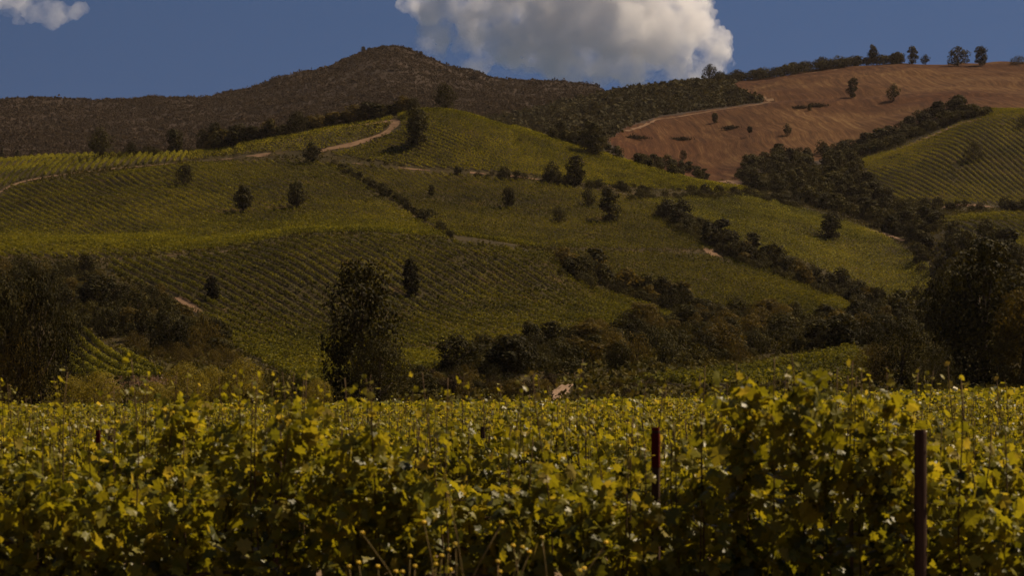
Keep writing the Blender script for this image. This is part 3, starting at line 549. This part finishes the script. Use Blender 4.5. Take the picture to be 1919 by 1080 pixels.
# scrub cover of the mountain (nobody could count it)
def scrub(name, label, n, ur, yr, cond, rad, mat, q=12, seed=1, cat='scrub'):
    r = np.random.RandomState(seed); Y = np.sqrt(r.uniform(yr[0]**2, yr[1]**2, n)); u = r.uniform(*ur, n); X = (u-UC)/F*Y; z = ground(X, Y); v = VH-(z-HC)/Y*F
    ok = cond(u, v, X, Y) & (vnoise(X/25, Y/25, 9)+vnoise(X/9, Y/9, 10)*.6+r.rand(n)*1.1 > -.75); X, Y, z = X[ok], Y[ok], z[ok]; n = len(X)
    rd = rad*r.uniform(.45, 1.25, n)*(1+.9*(r.rand(n) < .07)); rd = np.repeat(rd, q); d = unit(r.normal(size=(n*q, 3))); d[:, 2] = abs(d[:, 2])
    c = np.stack([np.repeat(X, q), np.repeat(Y, q), np.repeat(z, q)], 1)+d*rd[:, None]*[1, 1, 1.1]*r.uniform(.5, 1, (n*q, 1))
    V, f = quads(c, d+r.normal(size=d.shape)*.6, rd*.34, .8, r=r); ti = np.clip(np.repeat(r.rand(n), q)*.6+r.rand(n*q)*.35, 0, 1)
    return tag(obj(name, mesh(name, V, f, M[mat], ti)), label, cat, None, 'stuff')
scrub('mountain_scrub', 'brown green scrub covering the far mountain and its peak', 90000, (-350, 1500), (1850, 2750), lambda u, v, X, Y: v < 330, 2.15, 'scrub', 12, 1)
PS = [(840, 130), (1345, 100), (1450, 120), (1372, 158), (1385, 172), (1430, 184), (1424, 192), (1330, 204), (1240, 216), (1170, 238), (1135, 262), (1120, 330), (840, 330)]
scrub('green_scrub', 'dark green scrub on the spur left of the ploughed hill', 26000, (780, 1500), (1130, 1850), lambda u, v, X, Y: inpoly(u, v, PS), 2.3, 'spur', 22, 2)
scrub('valley_scrub', 'scrub on the lower mountain face behind the left ridge', 26000, (-350, 860), (1130, 1850), lambda u, v, X, Y: v > 0, 2.8, 'scrub', 11, 3)
def grass(name, label, P, n, y0, y1, h, mat='dry', seed=1):
    r = np.random.RandomState(seed); us = [p[0] for p in P]; Y = r.uniform(y0, y1, n); u = r.uniform(min(us), max(us), n); X = (u-UC)/F*Y; z = ground(X, Y); v = VH-(z-HC)/Y*F
    ok = inpoly(u, v, P); X, Y, z = X[ok], Y[ok], z[ok]; n = len(X); k = 4; c = np.stack([np.repeat(X, k), np.repeat(Y, k), np.repeat(z, k)], 1)+np.c_[r.normal(size=(n*k, 2))*.25, r.rand(n*k)*h]
    nr = r.normal(size=c.shape); nr[:, 2] *= .3; V, f = quads(c, nr, h*.35, .35, r=r); tag(obj(name, mesh(name, V, f, M[mat], r.rand(len(f)))), label, 'grass', None, 'stuff')
grass('dry_grass', 'pinkish dry grass along the foot of the small left vineyard patch', [(180, 712), (330, 712), (330, 745), (180, 745)], 1200, 215, 330, .7)

# rough grass and herbs on every bare strip of the slopes
r = np.random.RandomState(77); n = 150000; Y = np.sqrt(r.uniform(210**2, 1110**2, n)); u = r.uniform(-300, 2200, n); X = (u-UC)/F*Y
occ = np.zeros((700, 700), bool)
for t_ in TR:
    for q in np.linspace(-.42, .42, 5):
        for p in (0, 1):
            cx_, cy_ = t_[:, 0]+(q*t_[:, 2] if p else 0), t_[:, 1]+(0 if p else q*t_[:, 2]); a, b = (cx_/2+350).astype(int), (cy_/2).astype(int); k = (a >= 0) & (a < 700) & (b >= 0) & (b < 700); occ[a[k], b[k]] = True
ok = ~occ[np.clip((X/2+350).astype(int), 0, 699), np.clip((Y/2).astype(int), 0, 699)]; X, Y = X[ok], Y[ok]; z = ground(X, Y); u = X/Y*F+UC; v = VH-(z-HC)/Y*F
ok = np.ones(len(X), bool)
for P_ in (PT, PM, PR2, PR1, PB, PA, PC, PF, PV, PW, PX): ok &= ~inpoly(u, v, P_) | (r.rand(len(X)) < .1)
X, Y, z = X[ok], Y[ok], z[ok]; n = len(X); k = 6; hh = np.repeat(r.uniform(.3, 1.1, n)*(1+.5*vnoise(X/11, Y/11, 3)), k)
c = np.stack([np.repeat(X, k), np.repeat(Y, k), np.repeat(z, k)], 1)+np.c_[r.normal(size=(n*k, 2))*.55, r.rand(n*k)*hh*.8]
nr = r.normal(size=c.shape); nr[:, 2] += .4; V, f = quads(c, nr, .12+hh*.3, .6, r=r)
tag(obj('rough_grass', mesh('rough_grass', V, f, M['herb'], np.clip(np.repeat(r.rand(n), k)*.7+r.rand(n*k)*.3, 0, 1))), 'rough olive brown grass on the bare strips between the vineyard blocks', 'grass', None, 'stuff')

# ---------------------------------------------------------------- valley vines
LB = np.array([(0, -.6), (.36, -.98), (.52, -.6), (1.0, -.34), (.70, .1), (.9, .56), (.44, .58), (0, 1.15), (-.44, .58), (-.9, .56), (-.70, .1), (-1.0, -.34), (-.52, -.6), (-.36, -.98)])
def leaves(c, nr, s, r):
    """five lobed leaves, slightly folded along the midrib and drooping"""
    n = len(c); k = len(LB); nr = unit(nr); dn = np.tile([0, 0, -1.], (n, 1))+r.normal(size=(n, 3))*.55
    t = unit(dn-nr*(dn*nr).sum(1)[:, None]); b = np.cross(nr, t)
    fold = r.uniform(.05, .45, n)[:, None]; drp = r.uniform(-.1, .4, n)[:, None]
    bx, by = LB[:, 0][None], LB[:, 1][None]; zz = -fold*abs(bx)-drp*by*by*.4+r.normal(size=(n, k))*.05
    P = c[:, None]+s[:, None, None]*(b[:, None]*bx[..., None]+t[:, None]*by[..., None]+nr[:, None]*zz[..., None])
    V = np.concatenate([P, (c)[:, None]], 1).reshape(-1, 3); base = np.arange(n)[:, None]*(k+1)
    i = np.arange(k)[None]; f = np.stack([base+i, base+(i+1) % k, base+k+0*i], -1).reshape(-1, 3)
    return V, f, k
def vine_proto(seed, nleaf=1500, tall=0., fine=True, ncane=9, up=0.):
    r = np.random.RandomState(seed)
    canes = []; ns = 17; per = nleaf//ns; C_, N_, S_, T_ = [], [], [], []
    for i in range(ns):      # hanging curtains of leaves along upright shoots
        x0 = -.56+1.12*(i+r.uniform(.1, .9))/ns; ht = 1.24+up+.10*math.sin(x0*5+seed)+r.normal()*.09; y0 = r.normal()*.09; a = r.normal()*.12; b_ = r.normal()*.1
        t = r.rand(per)**.8; t = t[(vnoise(t*7+i*3.1+seed, t*0+i, 6)+r.rand(per)*1.1) > .1]; zz = .3+(ht-.3)*t; k = len(t)
        C_.append(np.c_[x0+a*t+r.normal(size=k)*.055, y0+b_*t+r.normal(size=k)*.085, zz+r.normal(size=k)*.02]); n_ = r.normal(size=(k, 3))*.8; n_[:, 1] += np.sign(C_[-1][:, 1])*.5; n_[:, 2] += .55; N_.append(n_)
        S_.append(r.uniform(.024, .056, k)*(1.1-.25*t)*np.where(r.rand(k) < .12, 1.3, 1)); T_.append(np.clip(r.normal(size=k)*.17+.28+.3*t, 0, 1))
    c = np.vstack(C_); nr = np.vstack(N_); s = np.concatenate(S_); ti = np.concatenate(T_)
    cc, cn, cs, ct = [], [], [], []
    for i in range(ncane):
        x0 = r.uniform(-.6, .6); ln = r.uniform(.12, .34)+.35*(r.rand() < .18)*(up < .2)+tall*r.uniform(.4, 1.1); a = r.uniform(-.35, .35); b_ = r.uniform(-.25, .25); t = np.linspace(0, 1, 7)
        p = np.c_[x0+a*ln*t+.06*np.sin(t*4+i)*ln, b_*ln*t+r.uniform(-.1, .1)*t*t, np.interp(t, [0, 1], [.71, 1.32+up+ln])-.1*ln*t**3]; canes.append(tube(p, np.linspace(.0055, .003, 7), 4))
        m_ = int(5+ln*16); q = 1-(1-r.rand(m_)**.8)*(ln+.25)/(ln+.6+up); pp = np.stack([np.interp(q, t, p[:, k]) for k in range(3)], 1)+r.normal(size=(m_, 3))*[.03, .03, .02]
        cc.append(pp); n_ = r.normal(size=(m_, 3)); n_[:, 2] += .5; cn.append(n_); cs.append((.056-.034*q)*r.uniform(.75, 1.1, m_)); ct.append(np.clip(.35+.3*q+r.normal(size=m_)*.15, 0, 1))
    cc.append(c); cn.append(nr); cs.append(s); ct.append(ti)
    c = np.vstack(cc); nr = np.vstack(cn); s = np.concatenate(cs); ti = np.concatenate(ct)
    if fine:
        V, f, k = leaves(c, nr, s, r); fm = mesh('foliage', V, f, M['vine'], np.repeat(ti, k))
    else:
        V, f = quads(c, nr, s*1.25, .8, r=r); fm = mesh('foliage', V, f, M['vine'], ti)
    tz = np.linspace(0, .72, 6); tp = tube(np.c_[r.normal(size=6)*.02, r.normal(size=6)*.015, tz], np.linspace(.038, .026, 6), 7)
    arms = [tube(np.c_[sgn*np.linspace(0, .6, 5), r.normal(size=5)*.012, .7+.04*np.arange(5)*.3], np.linspace(.02, .011, 5), 6) for sgn in (-1, 1)]
    V, f = join([tp]+arms+canes); wm = mesh('woody_stem', V, f, M['vine_wood'], smooth=True)
    return fm, wm
VP = [vine_proto(100+i, 1700) for i in range(7)]; VT = [vine_proto(140+i, 2500, -.06, ncane=12, up=.44) for i in range(3)]; VM = [vine_proto(150+i, 1900, .02, ncane=9, up=.27) for i in range(2)]; VF = [vine_proto(160+i, 1000, -.03, fine=False, ncane=6, up=-.05) for i in range(5)]
SL = -.10; SPC = 1.25
def vine(x, y, rz, P, s, label, parts=True):
    e = obj('grapevine', None, loc=(x, y, float(ground(x, y))), rz=rz); e.empty_display_size = .3
    e.scale = (random.choice((-1, 1))*1.0, random.choice((-1, 1)), s) if False else (1, 1, s)
    tag(e, label, 'grapevine', 'grapevines of the valley field')
    obj('foliage', P[0], e)
    if parts: obj('woody_stem', P[1], e)
FR = ['grapevine mostly beyond the left edge of the picture', 'front row grapevine at far left below the willow bushes', 'front row grapevine with raised shoots beside the slim dark post', 'front row grapevine in the middle, left of the post with the dark red top', 'tallest and darkest grapevine, between the red topped post and the thick brown post', 'grapevine at the right edge beyond the thick brown post']
nv = 0; row = 0; Y0 = 11.2
last = 0
while nv < 292:
    yc = Y0+row*2.4; hw = (yc*1919/F/2)+1.0; nn = int(hw/SPC)+1; ph = random.random()*SPC if row else .35
    for i in range(-nn, nn+1):
        x = i*SPC+ph; y = yc+SL*x
        if abs(x) > hw: continue
        u = x/y*F+UC; P = random.choice(VP if row < 5 else VF); s = random.uniform(.95, 1.05)*(1 if row < 4 else .96 if row < 8 else .92)
        side = ('left part', 'middle part', 'right part')[0 if u < 640 else 1 if u < 1280 else 2]
        lab = 'grapevine in the %s of the valley field, %s' % (('first row', 'second row', 'third row', 'fourth row')[row] if row < 4 else 'distant rows', side)
        if row == 0:
            lab = FR[min(5, max(0, int(round((x+3.4)/1.25))))]; s = 1.0
            if 1430 < u < 1850: P = VT[1]
            elif 500 < u < 760: P = VM[i % 2]
        elif row < 4 and random.random() < .1: P = random.choice(VM)
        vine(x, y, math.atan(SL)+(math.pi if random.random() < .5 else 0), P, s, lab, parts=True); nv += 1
    last = yc; row += 1
# the rest of the field, far beyond counting
r = np.random.RandomState(5); cs = []
for yc in np.arange(last+2.4, 92, 2.4):
    hw = yc*.27+3; n = int(2*hw*60); x = r.uniform(-hw, hw, n); top = 1.27+.07*vnoise(x*1.3, x*0+yc, 3)+(.03+.16*r.rand(n))*(r.rand(n) < .06)
    cs.append(np.c_[x, yc+SL*x+r.normal(size=n)*.17, .5+(top-.5)*r.rand(n)**.45, np.full(n, .09+yc*.0006)])
cs = np.vstack(cs); cs[:, 2] += ground(cs[:, 0], cs[:, 1]); nr = r.normal(size=(len(cs), 3)); nr[:, 2] += .6; V, f = quads(cs[:, :3], nr, cs[:, 3]*r.uniform(.7, 1.2, len(cs)), .8, r=r)
tag(obj('vineyard_rows', mesh('vineyard_rows', V, f, M['vine'], np.clip(.5+r.normal(size=len(f))*.25, 0, 1))), 'far rows of the flat valley vineyard melting into a yellow green carpet', 'vineyard', None, 'stuff')
# weeds and soil litter on the ground between the front rows
# trellis posts
def post(u, vtop, Y, w, label, red=False, lean=0.):
    x = (u-UC)/F*Y; top = HC+(VH-vtop)/F*Y; rr = w/2; e = obj('trellis_post', None, loc=(x, Y, 0)); tag(e, label, 'post', 'trellis posts'); e.rotation_euler = (0, lean, random.random()) if lean else (0, 0, random.random())
    z = np.array([-.1, .3, .7, 1.0, top-.02, top]); V, f = tube(np.c_[z*0, z*0, z], [rr*1.05, rr, rr*1.02, rr*.98, rr*.97, rr*.86], 12); obj('shaft', mesh('shaft', V, f, M['post']), e)
    if red: V, f = tube(np.c_[[0, 0, 0], [0, 0, 0], [top-.22, top-.05, top+.004]], [rr*1.03, rr*1.02, rr*.9], 12); obj('painted_top', mesh('painted_top', V, f, M['red']), e)
post(1725, 806, 10.72, .066, 'thick brown wooden post standing clear of the leaves at right')
post(1229, 803, 11.4, .05, 'wooden post with a dark red painted top', True)
post(521, 810, 13.2, .05, 'slim dark post half hidden by leaves left of centre')
post(206, 800, 21, .06, 'dark post top among leaves at far left')
post(184, 808, 23, .06, 'short red topped post at far left', True)
post(306, 822, 18, .055, 'thin dark post top between the far left posts and the slim post')
post(1404, 800, 16, .05, 'thin dark post top right of the red topped post')
post(905, 800, 25, .06, 'small post top behind the middle of the front row')

for z_, lb in ((.78, 'thin lower trellis wire running along the front row of vines'), (1.16, 'thin upper trellis wire running along the front row of vines')):
    xs = np.linspace(-6, 6, 49); V, f = tube(np.c_[xs, Y0+SL*xs-.012, z_-.012*np.sin((xs % 3)/3*math.pi)+ground(xs, xs*0+Y0)], .0016, 5); tag(obj('trellis_wire', mesh('trellis_wire', V, f, M['wire'], smooth=True)), lb, 'wire', 'trellis wires')

# yellow wild flowers in front of the vines
FL = [(677, 1002, 60), (797, 982, 12), (858, 1023, 0), (843, 1034, -4), (826, 1045, -3), (764, 1046, 0), (705, 1065, 4), (673, 1058, 6), (658, 1065, 8), (781, 1065, -3), (816, 1061, 3), (840, 1071, 0), (738, 1075, -8), (754, 1075, 2), (944, 983, -58), (966, 1026, 14), (980, 1029, -22), (989, 1038, -26), (929, 1056, 0), (936, 1075, 3), (1019, 1011, 4), (1141, 1020, -60), (1097, 1069, -20), (1084, 1073, 8), (834, 926, 26)]
fr = np.random.RandomState(3)
hv = []
for i in range(46):
    d = unit(np.array([[math.cos(i*2.4), math.sin(i*2.4), .1+1.2*fr.rand()]])); hv.append(np.r_[d[0]*.0125*(.5+.5*fr.rand()), d[0]])
hv = np.array(hv); V, f = quads(hv[:, :3]+[0, 0, .004], hv[:, 3:]+fr.normal(size=(46, 3))*.4, .0075, .5, r=fr); HEAD = mesh('flower_head', V, f, M['petal'], fr.rand(len(f)))
for i, (u, v, lean) in enumerate(FL):
    Y = 8.2+.5*fr.rand(); x = (u-UC)/F*Y; z = HC+(VH-v)/F*Y; dx = lean/F*Y
    e = obj('yellow_flower', None, loc=(x+dx*3, Y, 0))
    lb = {0: 'yellow wildflower leaning left on a long bent stem', 14: 'tall yellow wildflower leaning right in the middle', 21: 'rightmost tall yellow wildflower leaning right', 24: 'tallest dry stem with a small bud above the wildflowers'}.get(i, 'small yellow wildflower among others at the bottom of the picture')
    tag(e, lb, 'flower', 'yellow wildflowers'); t = np.linspace(0, 1, 9)
    px = -dx*3*t**2.2+.01*np.sin(t*9+i); p = np.c_[px, .01*np.cos(t*7), z*t]; V, f = tube(p, np.linspace(.0045, .0022, 9), 5); obj('stem', mesh('stem', V, f, M['cane'], smooth=True), e)
    obj('flower_head', HEAD, e, loc=(p[-1, 0], p[-1, 1], z), sc=.8 if i < 24 else .5)

# ---------------------------------------------------------------- clouds
def cloud(name, label, balls, Y, dens, seed, lo=.40):
    import bmesh
    bm = bmesh.new(); r = random.Random(seed)
    for u, v, rp, dy in balls:
        y = Y+dy; k = y/F; m4 = Matrix.Translation(((u-UC)*k, y, HC+(VH-v)*k)) @ Matrix.Diagonal((rp*k, rp*k*.55, rp*k*.8, 1))
        bmesh.ops.create_icosphere(bm, subdivisions=3, radius=1, matrix=m4)
    me = bpy.data.meshes.new(name); bm.to_mesh(me); bm.free()
    o = obj(name, me); tag(o, label, 'cloud', 'clouds')
    rm = o.modifiers.new('r', 'REMESH'); rm.mode = 'VOXEL'; rm.voxel_size = Y/F*3.0
    for sz, st in ((110, 60), (45, 42)):
        t = bpy.data.textures.new('t', 'CLOUDS'); t.noise_scale = sz*Y/6000*1.6; t.noise_depth = 2
        dm = o.modifiers.new('d', 'DISPLACE'); dm.texture = t; dm.texture_coords = 'GLOBAL'; dm.strength = st*Y/6000*1.7; dm.mid_level = .5
    rm = o.modifiers.new('r2', 'REMESH'); rm.mode = 'VOXEL'; rm.voxel_size = Y/F*1.6
    for sz, st in ((26, 20), (9, 8)):
        t = bpy.data.textures.new('t', 'CLOUDS'); t.noise_scale = sz*1.3; t.noise_depth = 4
        dm = o.modifiers.new('d', 'DISPLACE'); dm.texture = t; dm.texture_coords = 'GLOBAL'; dm.strength = st*1.3; dm.mid_level = .5
    m, nd, lk = mat_new(name); vo = nd.new('ShaderNodeVolumePrincipled'); vo.inputs['Color'].default_value = (.997, .985, .975, 1); vo.inputs['Anisotropy'].default_value = 0
    g_ = nd.new('ShaderNodeNewGeometry'); nz = nd.new('ShaderNodeTexNoise'); nz.inputs['Scale'].default_value = .011; nz.inputs['Detail'].default_value = 6; nz.inputs['Roughness'].default_value = .6; lk.new(g_.outputs['Position'], nz.inputs['Vector'])
    mr = nd.new('ShaderNodeMapRange'); mr.inputs[1].default_value = lo; mr.inputs[2].default_value = .62; mr.inputs[3].default_value = 0; mr.inputs[4].default_value = dens; lk.new(nz.outputs[0], mr.inputs[0]); lk.new(mr.outputs[0], vo.inputs['Density'])
    ou = nd.new('ShaderNodeOutputMaterial'); lk.new(vo.outputs[0], ou.inputs['Volume']); me.materials.append(m)
    return o
cloud('cloud', 'big white and grey cumulus cloud over the mountain saddle',
 [(790, 5, 52, 0), (840, 30, 60, -60), (900, -20, 95, 0), (960, 50, 80, -80), (890, 78, 45, 40), (1040, -10, 120, 0), (1060, 80, 85, -60), (1130, 30, 110, -80), (1180, -50, 130, 40), (1220, 60, 85, -60), (1280, 50, 75, 0), (1315, 80, 60, 30), (1330, 45, 30, 0), (1150, 110, 62, 0), (1240, 118, 45, 0), (1070, 118, 55, 30), (990, 105, 55, 30), (1330, 115, 30, 40), (1345, 100, 28, 0), (1362, 122, 22, 0), (1300, 135, 38, 0), (820, 85, 22, 0), (1000, 20, 110, 60), (930, 40, 70, 60), (1110, 60, 110, 60), (1240, 20, 110, 60), (980, 60, 80, 60), (1190, 100, 75, 60), (900, 110, 40, 60), (940, 120, 38, 0), (1110, 138, 40, 0), (1180, 140, 36, 0), (1280, 125, 42, 20), (1000, -90, 140, 0), (1150, -120, 120, 0)], 6200, .024, 1)
cloud('cloud', 'small soft white cloud in the upper left corner',
 [(-120, 0, 60, 0), (-60, 10, 55, 0), (0, 12, 45, 0), (55, 22, 30, -20), (100, 24, 24, 0), (138, 18, 18, 0), (30, 30, 26, 20), (-30, -40, 60, 0), (152, 12, 12, 0), (70, 5, 34, 0), (20, 0, 44, 20), (110, 8, 24, 0), (-10, 34, 28, 0)], 6200, .0085, 2, lo=.2)

# ---------------------------------------------------------------- air between the hills
m, nd, lk = mat_new('haze'); vo = nd.new('ShaderNodeVolumePrincipled'); vo.inputs['Density'].default_value = .000014; vo.inputs['Color'].default_value = (.95, .82, .76, 1); vo.inputs['Anisotropy'].default_value = .2
ou = nd.new('ShaderNodeOutputMaterial'); lk.new(vo.outputs[0], ou.inputs['Volume'])
x0, x1, y0, y1, z0, z1 = -4300, 4300, -700, 4300, float(min(-1.2, Z.min()-1)), float(Z.max()+25)
V = np.array([(x, y, z) for z in (z0, z1) for y in (y0, y1) for x in (x0, x1)], float)
tag(obj('haze', mesh('haze', V, np.array([[0, 2, 3, 1], [4, 5, 7, 6], [0, 1, 5, 4], [2, 6, 7, 3], [0, 4, 6, 2], [1, 3, 7, 5]]), m)), kind='stuff')
